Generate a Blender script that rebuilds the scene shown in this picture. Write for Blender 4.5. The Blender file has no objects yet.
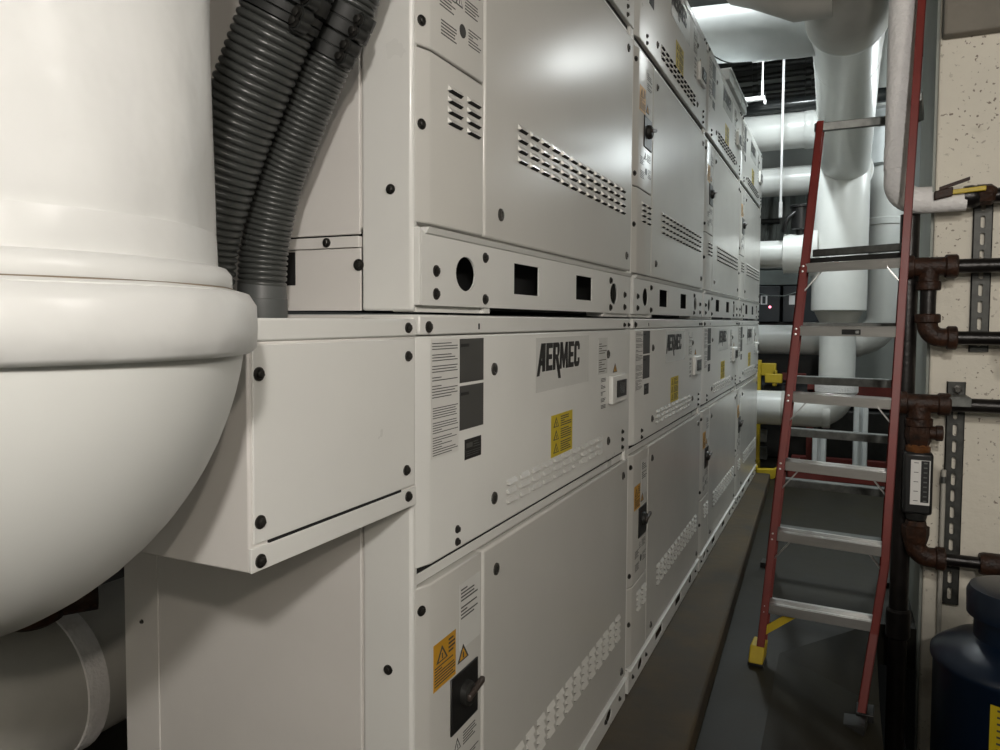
import bpy, bmesh, math, random
from mathutils import Vector as V, Matrix
random.seed(7)
C = bpy.context.scene.collection
H = 1.46

# ------------------------------------------------------------------ survey helper
_f, _yaw, _pit, _rol, _cx, _cy = 745.52, math.radians(24.58), math.radians(2.678), math.radians(.298), 501.22, 355.55
def U(X, Y, x=None, y=None, z=None, Z=None):
    """point of the room measured on the photograph, on a known plane of the room"""
    a, b = X-_cx, Y-_cy
    cr, sr = math.cos(_rol), math.sin(_rol)
    r, u = (cr*a+sr*b)/_f, -(-sr*a+cr*b)/_f
    cp, sp = math.cos(_pit), math.sin(_pit)
    fw, zz = cp+u*sp, u*cp-sp
    c, s = math.cos(_yaw), math.sin(_yaw)
    d = V((c*r-s*fw, s*r+c*fw, zz))
    t = x/d.x if x is not None else y/d.y if y is not None else (z-H)/d.z if z is not None else Z
    return V((d.x*t, d.y*t, d.z*t+H))

# ------------------------------------------------------------------ materials
def nd(nt, t, **k):
    n = nt.nodes.new(t)
    for a, v in k.items():
        if a in n.inputs: n.inputs[a].default_value = v
        else: setattr(n, a, v)
    return n
def mat(name, col, rough=.5, metal=0., var=.06, scale=6., bump=0., bscale=30., col2=None, thr=None, coat=0., rvar=.08, spec=.5, stretch=None):
    m = bpy.data.materials.new(name); m.use_nodes = True
    nt = m.node_tree; b = nt.nodes['Principled BSDF']; L = nt.links.new
    b.inputs['Metallic'].default_value = metal
    b.inputs['Specular IOR Level'].default_value = spec
    if coat: b.inputs['Coat Weight'].default_value = coat; b.inputs['Coat Roughness'].default_value = .15
    tc = nd(nt, 'ShaderNodeTexCoord')
    src = tc.outputs['Object']
    if stretch:
        mp = nd(nt, 'ShaderNodeMapping'); mp.inputs['Scale'].default_value = stretch
        L(src, mp.inputs['Vector']); src = mp.outputs['Vector']
    n = nd(nt, 'ShaderNodeTexNoise', Scale=scale, Detail=5., Roughness=.6)
    L(src, n.inputs['Vector'])
    r = nd(nt, 'ShaderNodeValToRGB')
    c2 = col2 if col2 else tuple(max(0, c*(1-var*2.2)) for c in col)
    lo, hi = thr if thr else (.3, .72)
    r.color_ramp.elements[0].position = lo; r.color_ramp.elements[0].color = (*c2, 1)
    r.color_ramp.elements[1].position = hi; r.color_ramp.elements[1].color = (*col, 1)
    L(n.outputs['Fac'], r.inputs['Fac']); L(r.outputs['Color'], b.inputs['Base Color'])
    mr = nd(nt, 'ShaderNodeMapRange'); mr.inputs['To Min'].default_value = max(.02, rough-rvar); mr.inputs['To Max'].default_value = min(1, rough+rvar)
    L(n.outputs['Fac'], mr.inputs['Value']); L(mr.outputs['Result'], b.inputs['Roughness'])
    if bump:
        n2 = nd(nt, 'ShaderNodeTexNoise', Scale=bscale, Detail=4.)
        L(src, n2.inputs['Vector'])
        bp = nd(nt, 'ShaderNodeBump', Strength=bump, Distance=.02)
        L(n2.outputs['Fac'], bp.inputs['Height']); L(bp.outputs['Normal'], b.inputs['Normal'])
    return m
def emat(name, col, strength):
    m = bpy.data.materials.new(name); m.use_nodes = True
    b = m.node_tree.nodes['Principled BSDF']; b.inputs['Base Color'].default_value = (*col, 1)
    b.inputs['Emission Color'].default_value = (*col, 1); b.inputs['Emission Strength'].default_value = strength
    return m

PAINT = mat('cabinet paint', (.74, .74, .71), .30, var=.03, scale=3, bump=.012, bscale=3, coat=.15)
PANEL = mat('cabinet door paint', (.60, .59, .555), .23, var=.02, scale=2.5, bump=.05, bscale=1.6, rvar=.04)
PEND = mat('cabinet side paint', (.70, .678, .648), .42, var=.03, scale=5, bump=.02, bscale=8)
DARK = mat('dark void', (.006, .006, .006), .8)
BOLT = mat('dark zinc bolt', (.075, .072, .066), .38, metal=.8, var=.2, scale=60)
LOCK = mat('steel lock', (.16, .155, .145), .35, metal=.8, var=.2, scale=60)
BLACK = mat('black print', (.012, .012, .012), .5)
INK = mat('grey print', (.06, .06, .058), .6)
PLATE = mat('clear sticker', (.69, .69, .66), .22, var=.02)
GREYL = mat('dark grey label', (.065, .065, .062), .45, var=.1, scale=30)
YEL = mat('yellow label', (.62, .47, .015), .45, var=.05)
ORG = mat('amber label', (.60, .31, .025), .45, var=.05)
WHITEL = mat('white label', (.70, .69, .66), .5, var=.02)
CTRL = mat('white plastic', (.74, .74, .71), .4, var=.02)
SCREEN = mat('controller screen', (.06, .06, .055), .2)
SWITCH = mat('black plastic', (.014, .014, .014), .35)
INSUL = mat('white canvas insulation', (.68, .685, .67), .33, var=.03, scale=5, bump=.5, bscale=6, coat=.1)
INSUL2 = mat('white pvc jacket', (.70, .71, .685), .34, var=.03, scale=4, bump=.06, bscale=4, coat=.1)
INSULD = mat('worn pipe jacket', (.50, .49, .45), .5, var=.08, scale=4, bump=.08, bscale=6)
FABRIC = mat('canvas pipe wrap', (.80, .78, .765), .75, var=.05, scale=12, bump=.35, bscale=60)
HOSE = mat('grey ribbed hose', (.052, .055, .052), .30, var=.05, scale=10)
CUFF = mat('grey rubber cuff', (.085, .09, .088), .42, var=.08, scale=20)
CLAMP = mat('black clamp', (.020, .021, .020), .45, var=.1, scale=20)
RED = mat('red fibreglass', (.17, .014, .008), .45, var=.1, scale=14)
ALU = mat('aluminium', (.62, .61, .59), .32, metal=.9, var=.06, scale=8, bump=.05, bscale=40, stretch=(1, 1, 8))
YELP = mat('yellow plastic', (.55, .40, .02), .5, var=.1, scale=10)
IRON = mat('black iron pipe', (.016, .013, .012), .34, metal=.3, var=.25, scale=20, bump=.1, bscale=50)
RUST = mat('rusty brown fitting', (.052, .020, .009), .5, metal=0., spec=.3, var=.35, scale=25, bump=.3, bscale=70, col2=(.011, .007, .0055))
BRASS = mat('brass union', (.26, .10, .03), .42, metal=.5, var=.25, scale=30)
GALV = mat('galvanised strut', (.17, .175, .165), .42, metal=.7, var=.2, scale=25)
BLUE = mat('dark blue enamel', (.004, .012, .030), .30, var=.1, scale=6, coat=.08)
STEELD = mat('dark steel', (.03, .03, .028), .5, metal=.4, var=.2, scale=12)
DUCT = mat('pale grey duct', (.60, .63, .63), .38, var=.06, scale=6)
FIX = mat('white fixture metal', (.7, .7, .7), .4)
LAMP = emat('lit diffuser', (1., .97, .92), 7.)
LED = emat('red pilot light', (1., .25, .35), 3.)
CABD = mat('dark blue grey cabinet', (.022, .027, .032), .45, var=.15, scale=6)
GREENG = mat('grey green machine', (.15, .17, .16), .5, var=.15, scale=5)
REDS = mat('red oxide steel', (.16, .022, .016), .55, var=.2, scale=10)
CEIL = mat('dark ceiling deck', (.10, .10, .095), .8, var=.2, scale=4)
BACKW = mat('pale back wall', (.40, .42, .40), .7, var=.1, scale=2)
LEFTW = mat('dark left wall', (.16, .15, .14), .8, var=.1, scale=2)

def wallmat():
    m = mat('chipped beige paint', (.72, .675, .575), .7, var=.04, scale=3, bump=.25, bscale=22)
    nt = m.node_tree; L = nt.links.new; b = nt.nodes['Principled BSDF']
    old = b.inputs['Base Color'].links[0].from_socket
    tc = [n for n in nt.nodes if n.type == 'TEX_COORD'][0]
    # pits
    vo = nd(nt, 'ShaderNodeTexNoise', Scale=52., Detail=3., Roughness=.55); L(tc.outputs['Object'], vo.inputs['Vector'])
    r = nd(nt, 'ShaderNodeValToRGB'); r.color_ramp.elements[0].position = .63; r.color_ramp.elements[0].color = (0,0,0,1); r.color_ramp.elements[1].position = .66; r.color_ramp.elements[1].color = (1,1,1,1)
    L(vo.outputs['Fac'], r.inputs['Fac'])
    vm = nd(nt, 'ShaderNodeTexNoise', Scale=4., Detail=2.); L(tc.outputs['Object'], vm.inputs['Vector'])
    rm = nd(nt, 'ShaderNodeValToRGB'); rm.color_ramp.elements[0].position = .40; rm.color_ramp.elements[0].color = (0,0,0,1); rm.color_ramp.elements[1].position = .6
    L(vm.outputs['Fac'], rm.inputs['Fac'])
    mu = nd(nt, 'ShaderNodeMath', operation='MULTIPLY'); L(r.outputs['Color'], mu.inputs[0]); L(rm.outputs['Color'], mu.inputs[1])
    mx = nd(nt, 'ShaderNodeMix', data_type='RGBA'); mx.inputs['B'].default_value = (.16, .13, .10, 1)
    L(mu.outputs[0], mx.inputs['Factor']); L(old, mx.inputs[6]); mx.inputs[7].default_value = (.22, .18, .14, 1)
    # patched area
    vp = nd(nt, 'ShaderNodeTexNoise', Scale=2.3, Detail=3.); L(tc.outputs['Object'], vp.inputs['Vector'])
    rp = nd(nt, 'ShaderNodeValToRGB'); rp.color_ramp.elements[0].position = .60; rp.color_ramp.elements[0].color = (0,0,0,1); rp.color_ramp.elements[1].position = .64; rp.color_ramp.elements[1].color = (.7,.7,.7,1)
    L(vp.outputs['Fac'], rp.inputs['Fac'])
    m2 = nd(nt, 'ShaderNodeMix', data_type='RGBA'); L(rp.outputs['Color'], m2.inputs[0]); L(mx.outputs[2], m2.inputs[6]); m2.inputs[7].default_value = (.38, .345, .28, 1)
    L(m2.outputs[2], b.inputs['Base Color'])
    return m
WALL = wallmat()
FLOOR = mat('dark green grey floor paint', (.0175, .0145, .0062), .55, var=.12, scale=2.2, bump=.04, bscale=14, col2=(.010, .0098, .0075), spec=.3)
PADM = mat('worn concrete pad', (.078, .056, .029), .7, var=.15, scale=4, bump=.12, bscale=18, col2=(.04, .035, .027), spec=.3)

# ------------------------------------------------------------------ mesh builder
WL = {}
class MB:
    def __init__(s): s.v=[]; s.f=[]; s.m=[]
    def add(s, vs, fs, m=0):
        o=len(s.v); s.v += [V(p) for p in vs]
        for f in fs: s.f.append([o+i for i in f]); s.m.append(m)
        return s
    def box(s, x0,x1,y0,y1,z0,z1, m=0):
        return s.add([(x,y,z) for z in (z0,z1) for y in (y0,y1) for x in (x0,x1)],
            [(0,2,3,1),(4,5,7,6),(0,1,5,4),(2,6,7,3),(0,4,6,2),(1,3,7,5)], m)
    def beam(s, p0,p1, a, b, ha, hb, m=0):
        """bar from p0 to p1, half widths ha along a and hb along b"""
        p0,p1,a,b=V(p0),V(p1),V(a).normalized()*ha,V(b).normalized()*hb
        vs=[p+i*a+j*b for p in (p0,p1) for i,j in ((-1,-1),(1,-1),(1,1),(-1,1))]
        return s.add(vs,[(3,2,1,0),(4,5,6,7),(0,1,5,4),(1,2,6,5),(2,3,7,6),(3,0,4,7)],m)
    def tube(s, pts, r, n=24, m=0, caps=True):
        pts=[V(p) for p in pts]; k=len(pts)
        rs=list(r) if hasattr(r,'__len__') else [r]*k
        T=[]
        for i in range(k):
            a=pts[max(0,i-1)]; b=pts[min(k-1,i+1)]; d=b-a
            if d.length<1e-9: d=(pts[min(k-1,i+2)]-pts[max(0,i-2)])
            T.append(d.normalized())
        t=T[0]; u=t.orthogonal().normalized(); o=len(s.v)
        for i in range(k):
            q=t.rotation_difference(T[i]); u=(q@u); t=T[i]; u=(u-t*u.dot(t)).normalized(); w=t.cross(u)
            for j in range(n):
                an=2*math.pi*j/n; s.v.append(pts[i]+(u*math.cos(an)+w*math.sin(an))*rs[i])
        for i in range(k-1):
            for j in range(n):
                s.f.append([o+i*n+j,o+i*n+(j+1)%n,o+(i+1)*n+(j+1)%n,o+(i+1)*n+j]); s.m.append(m)
        if caps:
            s.f.append([o+j for j in range(n)][::-1]); s.m.append(m)
            s.f.append([o+(k-1)*n+j for j in range(n)]); s.m.append(m)
        return s
    def rev(s, base, axis, prof, n=28, m=0):
        """turned shape: prof = (height, radius) along axis"""
        base,axis=V(base),V(axis).normalized()
        u=axis.orthogonal().normalized(); w=axis.cross(u); o=len(s.v)
        for h,r in prof:
            for j in range(n):
                an=2*math.pi*j/n; s.v.append(base+axis*h+(u*math.cos(an)+w*math.sin(an))*max(r,1e-5))
        k=len(prof)
        for i in range(k-1):
            for j in range(n):
                s.f.append([o+i*n+j,o+i*n+(j+1)%n,o+(i+1)*n+(j+1)%n,o+(i+1)*n+j]); s.m.append(m)
        s.f.append([o+j for j in range(n)][::-1]); s.m.append(m)
        s.f.append([o+(k-1)*n+j for j in range(n)]); s.m.append(m)
        return s
    def poly(s, pts, n, th, m=0):
        """flat outline pts raised by th along n"""
        pts=[V(p) for p in pts]; n=V(n).normalized()*th; k=len(pts); o=len(s.v)
        s.v += pts+[p+n for p in pts]
        s.f.append([o+i for i in range(k)][::-1]); s.m.append(m)
        s.f.append([o+k+i for i in range(k)]); s.m.append(m)
        for i in range(k): s.f.append([o+i,o+(i+1)%k,o+k+(i+1)%k,o+k+i]); s.m.append(m)
        return s
    def build(s, name, mats, parent=None, loc=None, bevel=0, seg=2, smooth=32, sub=0):
        off = WL[parent] if parent else V(loc) if loc is not None else V((0,0,0))
        me=bpy.data.meshes.new(name)
        me.from_pydata([tuple(v-off) for v in s.v],[],s.f)
        if not isinstance(mats,(list,tuple)): mats=[mats]
        for mm in mats: me.materials.append(mm)
        me.polygons.foreach_set('material_index', s.m)
        bm=bmesh.new(); bm.from_mesh(me); bmesh.ops.recalc_face_normals(bm, faces=bm.faces); bm.to_mesh(me); bm.free()
        if smooth:
            me.polygons.foreach_set('use_smooth',[True]*len(me.polygons)); me.set_sharp_from_angle(angle=math.radians(smooth))
        o=bpy.data.objects.new(name,me); C.objects.link(o)
        if parent: o.parent=parent
        else: o.location=off
        WL[o]=off
        if bevel:
            b=o.modifiers.new('bevel','BEVEL'); b.width=bevel; b.segments=seg; b.limit_method='ANGLE'; b.angle_limit=math.radians(40); b.harden_normals=False
        return o
def thing(name, label, cat, loc, group=None):
    o=bpy.data.objects.new(name,None); o.empty_display_size=.1; C.objects.link(o); o.location=loc; WL[o]=V(loc)
    return tag(o,label,cat,group)
def tag(o,label,cat,group=None):
    o['label']=label; o['category']=cat
    if group: o['group']=group
    return o
def struct(o): o['kind']='structure'; return o
def copy_tree(o,parent=None):
    c=o.copy(); C.objects.link(c); WL[c]=WL[o]
    if parent: c.parent=parent
    for ch in list(o.children): copy_tree(ch,c)
    return c
def arc(c, a, b, r, n=10, t0=0., t1=math.pi/2):
    """quarter bend: centre c, from c+a*r to c+b*r"""
    c,a,b=V(c),V(a),V(b)
    return [c+(a*math.cos(t0+(t1-t0)*i/n)+b*math.sin(t0+(t1-t0)*i/n))*r for i in range(n+1)]
def plate(name, outline, holes, x, th, m, parent, bevel=0):
    """sheet in the y-z plane with real cut-outs, front at x, thickness th backwards"""
    off=WL[parent]; bm=bmesh.new(); es=[]
    for lp in [outline]+holes:
        vs=[bm.verts.new((x,p[0],p[1])) for p in lp]
        es += [bm.edges.new((vs[i],vs[(i+1)%len(vs)])) for i in range(len(vs))]
    bmesh.ops.triangle_fill(bm, use_beauty=True, use_dissolve=False, edges=es)
    r=bmesh.ops.extrude_face_region(bm, geom=list(bm.faces))
    bmesh.ops.translate(bm, verts=[e for e in r['geom'] if isinstance(e,bmesh.types.BMVert)], vec=(-th,0,0))
    bmesh.ops.recalc_face_normals(bm, faces=bm.faces)
    bmesh.ops.translate(bm, verts=list(bm.verts), vec=-off)
    me=bpy.data.meshes.new(name); bm.to_mesh(me); bm.free(); me.materials.append(m)
    o=bpy.data.objects.new(name,me); C.objects.link(o); o.parent=parent; WL[o]=off
    return o
def circ(y,z,ry,rz=None,n=24):
    rz=rz or ry
    return [(y+ry*math.cos(2*math.pi*i/n), z+rz*math.sin(2*math.pi*i/n)) for i in range(n)]
def rect(y0,y1,z0,z1): return [(y0,z0),(y1,z0),(y1,z1),(y0,z1)]

_bolt={}
def bolt(p, axis, parent, r=.010, kind='hex', m=None):
    r*=.86 if kind=='hex' else 1
    p,axis=V(p),V(axis); b=MB()
    if kind=='hex':
        b.rev(p,axis,[(0,r*1.25),(.0022,r*1.25),(.0026,r*.95),],18)
        b.rev(p+axis*.0026,axis,[(0,r*.85),(.0035,r*.85),(.0045,r*.6)],6)
        return b.build('bolt', m or BOLT, parent)
    b.rev(p,axis,[(0,r*1.2),(.003,r*1.15),(.0045,r*.8),(.003,r*.55)],20)
    b.beam(p+axis*.0045-V((0,0,r*.5)),p+axis*.0045+V((0,0,r*.5)),axis,axis.cross(V((0,0,1))),.0022,r*.18)
    return b.build('quarter_turn_lock', m or LOCK, parent)

# ------------------------------------------------------------------ room
def sheet(name, x0,x1,y0,y1,z0,z1, m):
    return struct(MB().box(x0,x1,y0,y1,z0,z1).build(name,m,smooth=0))
fl=MB()
fl.box(-3.2,-.22,-3.2,9.6,-.2,0); fl.box(-.22,3.4,-3.2,1.0,-.2,0); fl.box(-.22,3.4,4.0,9.6,-.2,0)
fl.add([(-.22,1,0),(.18,1,-.155),(.18,3.45,-.155),(.18,4.0,0),(-.22,4.0,0),(-.22,3.45,0)],[(0,1,2,5),(5,2,3),(5,3,4)])
fl.add([(.18,1,-.155),(.18,3.45,-.155),(.18,4.0,0),(.18,4.0,-.76),(.18,1,-.76)],[(0,1,2,3,4)])
fl.box(.18,3.4,1.0,4.0,-.90,-.76); fl.box(.18,3.4,.9,1.0,-.76,-.19)
struct(fl.build('floor',FLOOR,smooth=0))
pd=MB(); pd.poly([(-1.68,-.4,.0),(-.33,-.4,.0),(-.40,1.8,.0),(-.56,7.05,.0),(-1.68,7.05,.0)],(0,0,1),.10)
struct(pd.build('trim_1',PADM,bevel=.012))
sheet('ceiling',-3.2,3.4,-3.2,9.6,4.35,4.5,CEIL)
sheet('wall_left',-3.2,-3.05,-3.2,9.6,0,4.35,LEFTW)
sheet('wall_back',-3.05,3.25,9.4,9.6,0,4.35,BACKW)
sheet('wall_near',-3.05,3.25,-3.2,-3.05,0,4.35,BACKW)
sheet('wall_right',3.25,3.4,-3.2,9.4,0,4.35,BACKW)
WX=.367
pw=MB(); pw.box(WX,3.25,3.92,4.6,-.76,4.35)
struct(pw.build('wall_pilaster',WALL,bevel=.01,smooth=0))
struct(MB().box(WX-.012,WX-.001,3.935,4.6,-.76,4.35).build('trim_3',mat('shade-toned grey green column side',(.30,.32,.285),.6,var=.1,scale=5),smooth=0))  # thin slab added; its grey paints in the shade on the unlit pilaster side
be=MB(); be.box(WX+.005,3.25,3.84,3.92,2.725,4.35)  # added beam; its dark tone paints in the shade on the upper wall
struct(be.build('trim_2',mat('concrete darkened as shade',(.22,.20,.165),.8,var=.1,scale=4,bump=.3,bscale=20),bevel=.012,smooth=0))

# ------------------------------------------------------------------ chiller modules
F=-.68; Y0=1.135; W=1.450; XB=-1.43
def louvers(name, y0,y1,z0,z1, cols, rows, parent, fill=.70, d=.0075):
    b=MB(); cw=(y1-y0)/cols; rh=(z1-z0)/rows
    for i in range(cols):
        for j in range(rows):
            a=y0+cw*i+cw*(1-fill)/2; e=a+cw*fill; t=z0+rh*(j+1)-rh*.12; c=t-rh*.50; lo=c-rh*.18
            x0=F+.0005
            vs=[(x0,a,t),(x0,e,t),(x0+d,e-.004,c),(x0+d,a+.004,c),(x0,a,c-.001),(x0,e,c-.001)]
            b.add(vs,[(0,3,2,1)],0); b.add([vs[0],vs[4],vs[3]],[(0,1,2)],0); b.add([vs[1],vs[2],vs[5]],[(0,1,2)],0)
            b.add([(x0+d,e-.004,c),(x0+d,a+.004,c),(x0+.0003,a+.002,lo),(x0+.0003,e-.002,lo)],[(0,1,2,3)],1)
    return b.build(name,[PANEL,DARK],parent,smooth=0)
def textlines(b, y0,y1,z0,z1, n, x, m, seed=0, fill=.55, gap=()):
    rd=random.Random(seed); h=(z1-z0)/n
    for i in range(n):
        if i in gap: continue
        e=y0+(y1-y0)*rd.choice((.35,.75,.9,1,1,.95))
        zc=z1-h*(i+.5); b.box(x,x+.0004,y0,e,zc-h*fill/2,zc+h*fill/2,m)
def tri(b, yc, zb, w, h, x, m1, m2):
    b.poly([(x,yc-w/2,zb),(x,yc+w/2,zb),(x,yc,zb+h)],(1,0,0),.0006,m1)
    k=.66; zz=zb+h*.10
    b.poly([(x+.0006,yc-w*k/2,zz),(x+.0006,yc+w*k/2,zz),(x+.0006,yc,zz+h*k)],(1,0,0),.0004,m2)
    b.poly([(x+.001,yc-w*.05,zz+h*.06),(x+.001,yc+w*.05,zz+h*.06),(x+.001,yc+w*.03,zz+h*.42),(x+.001,yc-w*.06,zz+h*.42)],(1,0,0),.0003,m1)
LET={ # strokes of each letter in a unit box
 'A':[[(-.12,-.14),(.16,-.14),(.56,1),(.30,1)],[(.46,0),(.78,0),(.78,1),(.36,1)],[(.18,.22),(.6,.22),(.6,.40),(.24,.40)]],
 'E':[[(0,0),(.30,0),(.30,1),(0,1)],[(.28,0),(.72,0),(.72,.19),(.28,.19)],[(.28,.41),(.66,.41),(.66,.59),(.28,.59)],[(.28,.81),(.72,.81),(.72,1),(.28,1)]],
 'R':[[(0,0),(.30,0),(.30,1),(0,1)],[(.28,.82),(.62,.82),(.72,.9),(.62,1),(.28,1)],[(.52,.5),(.72,.56),(.78,.7),(.76,.9),(.62,1),(.52,.84)],[(.28,.40),(.56,.40),(.72,.56),(.5,.56),(.28,.56)],[(.32,.44),(.64,.44),(1.0,-.34),(.70,-.34)]],
 'M':[[(-.02,0),(.24,0),(.26,1),(.05,1)],[(.05,1),(.33,1),(.58,.30),(.52,.02),(.42,.02)],[(.70,1),(.97,1),(.60,.02),(.50,.02),(.46,.30)],[(.78,0),(1.04,0),(.97,1),(.74,1)]],
 'C':[[(0,.14),(.30,.2),(.30,.8),(0,.86)],[(0,.14),(.14,0),(.6,0),(.74,.14),(.60,.2),(.2,.2)],[(0,.86),(.2,.8),(.60,.8),(.74,.86),(.6,1),(.14,1)],[(.50,.14),(.74,.14),(.74,.34),(.50,.34)],[(.50,.66),(.74,.66),(.74,.86),(.50,.86)]],
}
def logo(b, y0, y1, z0, z1, x):
    adv={'A':.86,'E':.78,'R':.82,'M':1.08,'C':.80}; word='AERMEC'; tot=sum(adv[c] for c in word)-.06
    sy=(y1-y0)/tot; h=z1-z0; cur=0
    for c in word:
        for st in LET[c]:
            b.poly([(x,y0+(cur+p[0]+p[1]*.04)*sy,z0+p[1]*h) for p in st],(1,0,0),.0006,0)
        cur+=adv[c]

def module(dz, upper):
    """dz lifts the upper tier; the lower tier's rail is partly bedded in the pad"""
    zt=1.47+dz
    zr=.165+dz if upper else .180       # top of base rail
    zb=.030+dz if upper else .100       # underside of base rail
    root=thing('chiller_module','','chiller',(-1.055,Y0+W/2,zb-.012 if upper else zb))
    X=(1,0,0); NY=(0,-1,0)
    y=lambda v: Y0+v
    # casing body with folded corner posts
    b=MB(); b.box(XB,F-.022,y(.002),y(W-.002),zr+.004,zt-.002)
    body=b.build('casing',PEND,root,bevel=.003)
    b=MB()
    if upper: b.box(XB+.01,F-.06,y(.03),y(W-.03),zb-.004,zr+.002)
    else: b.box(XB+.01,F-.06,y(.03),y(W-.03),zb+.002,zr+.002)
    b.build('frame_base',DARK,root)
    zq=zb-.010 if upper else zb+.004
    for s,a in ((0,y(0)),(1,y(W-.045))):
        b=MB()
        if s==0: b.poly([(F-.117,a-.003,zq),(F-.117,a+.02,zq),(F-.03,a+.020,zq),(F-.014,a+.020,zq),(F-.011,a+.004,zq),(F-.014,a-.003,zq)],(0,0,1),zt-.004-zq)
        else: b.box(F-.03,F-.004,a,a+.043,zr,zt-.004)
        b.build('corner_post',PAINT,root,bevel=.004)
    # near end: sheet panels
    ep=MB(); e=Y0
    ep.box(XB+.005,F-.121,e-.004,e+.003,zr-.006,zt-.04)
    end=ep.build('end_panel',PEND,root,bevel=.002)
    lb=MB(); lb.box(XB+.005,F-.120,e-.010,e+.003,zr-.030,zr-.010); lb.box(XB+.005,F-.120,e-.004,e+.002,zb-(.010 if upper else -.004),zr-.031)
    lb.box(-.985,-.948,e-.0052,e-.0035,zr-.097,zr-.034,1)
    ls=lb.build('end_sill',[PEND,DARK],root,bevel=.0015)
    bolt((-.870,e-.010,zr-.020),NY,ls,.008); bolt((-.803,e-.004,zr-.062),NY,ls,.010)
    bolt((-.735,e-.003,zr+.070),NY,end,.0085); bolt((-.742,e-.003,zr+.64),NY,end,.0085); bolt((-1.375 if not upper else -1.2,e-.004,zr+.62),NY,end,.0055)
    if not upper:
        sb=MB(); sb.box(XB+.001,-1.327,e-.0065,e+.002,zr+.01,1.05); sb.build('end_flange',PEND,end,bevel=.0015)
    # top trim
    b=MB(); b.box(F-.03,F,y(.004),y(W-.004),zt-.036,zt-.001)
    b.box(XB,F-.005,y(.004),y(W-.004),zt-.006,zt)
    tr=b.build('top_trim',PAINT,root,bevel=.003)
    for v in (.035,1.36,1.415): bolt((F,y(v),zt-.022),X,tr,.010 if v<.1 else .007)
    MB().box(F,F+.001,y(.238),y(.243),zt-.028,zt-.016).build('slot',DARK,tr)
    # control panel with the maker's lettering
    z1=1.431+dz; z0=1.010+dz
    b=MB(); b.poly([(F-.022,y(.007),z0),(F-.012,y(.006),z0),(F-.002,y(.038),z0),(F,y(.046),z0),(F,y(W-.010),z0),(F-.022,y(W-.010),z0)],(0,0,1),(z1)-(z0))
    up=b.build('control_panel',PAINT,root,bevel=.003,seg=2)
    b=MB(); b.box(F-.030,F-.013,y(.006),y(W-.008),z0-.032,z0-.013); b.box(F-.030,F-.014,y(.008),y(W-.010),z0-.012,z0+.001,1); b.build('drip_band',[PAINT,DARK],root,bevel=.0015)
    b=MB(); b.box(F,F+.0004,y(.555),y(.970),1.283+dz,1.418+dz); st=b.build('nameplate',PLATE,up)
    b=MB(); logo(b,y(.568),y(.885),1.333+dz,1.404+dz,F+.0005); b.build('lettering',BLACK,st,smooth=0)
    # instruction sheet
    b=MB(); b.box(F,F+.0005,y(.042),y(.152),1.205+dz,1.425+dz)
    textlines(b,y(.048),y(.146),1.315+dz,1.420+dz,20,F+.0005,1,3,.32,(3,7,11,14)); textlines(b,y(.050),y(.148),1.208+dz,1.300+dz,20,F+.0005,1,5,.32,(5,11))
    b.build('instruction_sheet',[WHITEL,INK],up,smooth=0)
    b=MB(); b.box(F,F+.0006,y(.156),y(.262),1.337+dz,1.424+dz); b.box(F+.0006,F+.001,y(.160),y(.195),1.408+dz,1.414+dz,1); b.build('rating_label',[GREYL,BLACK],up,smooth=0)
    b=MB(); b.box(F,F+.0006,y(.156),y(.262),1.243+dz,1.331+dz); b.box(F+.0006,F+.001,y(.160),y(.195),1.312+dz,1.318+dz,1); b.build('rating_label',[GREYL,BLACK],up,smooth=0)
    b=MB(); b.box(F,F+.0006,y(.178),y(.252),1.181+dz,1.222+dz); b.box(F+.0006,F+.001,y(.184),y(.212),1.204+dz,1.214+dz,1)
    textlines(b,y(.216),y(.246),1.201+dz,1.216+dz,3,F+.0006,1,8,.3); textlines(b,y(.184),y(.246),1.186+dz,1.199+dz,3,F+.0006,1,9,.25)
    b.build('serial_label',[BLACK,GALV],up,smooth=0)
    # yellow warning sheet
    b=MB(); b.box(F,F+.0006,y(.664),y(.830),1.104+dz,1.214+dz)
    for k in range(3):
        zc=1.110+dz+k*.034; tri(b,y(.70),zc+.003,.040,.026,F+.0007,1,0); textlines(b,y(.735),y(.82),zc,zc+.030,5,F+.0006,1,k+20,.45)
    b.build('warning_label',[YEL,INK],up,smooth=0)
    # small print by the controller
    b=MB(); b.box(F,F+.0004,y(1.065),y(1.165),1.295+dz,1.408+dz); textlines(b,y(1.075),y(1.155),1.30+dz,1.40+dz,14,F+.0004,1,31,.35,(0,6,7)); b.build('notice_sheet',[PLATE,PADM],up,smooth=0)
    b=MB()
    for k in range(5): textlines(b,y(1.10),y(1.15),1.185+dz+k*.021,1.198+dz+k*.021,3,F,0,40+k,.5)
    b.build('notice_print',[INK],up,smooth=0)
    b=MB(); tri(b,y(1.255),1.292+dz,.052,.030,F,1,0); b.build('warning_triangle',[ORG,INK],up,smooth=0)
    b=MB(); b.box(F,F+.016,y(1.180),y(1.350),1.192+dz,1.284+dz); ct=b.build('controller',CTRL,root,bevel=.004)
    b=MB(); b.box(F+.016,F+.020,y(1.225),y(1.330),1.212+dz,1.266+dz,0); b.box(F+.020,F+.0203,y(1.242),y(1.312),1.222+dz,1.258+dz,1); b.build('screen',[SWITCH,SCREEN],ct,bevel=.002)
    louvers('louver_grille',y(.372),y(1.122),1.041+dz,1.104+dz,10,3,up)
    for yy,zz in ((.315,1.356),(.318,1.075),(1.172,1.355),(1.185,1.074)): bolt((F,y(yy),zz+dz),X,up,.0115,'lock')
    for yy,zz in ((.147,1.050),(.147,1.025),(1.352,1.082),(1.352,1.055),(1.352,1.028)): bolt((F,y(yy),zz+dz),X,up,.0075)
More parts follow.
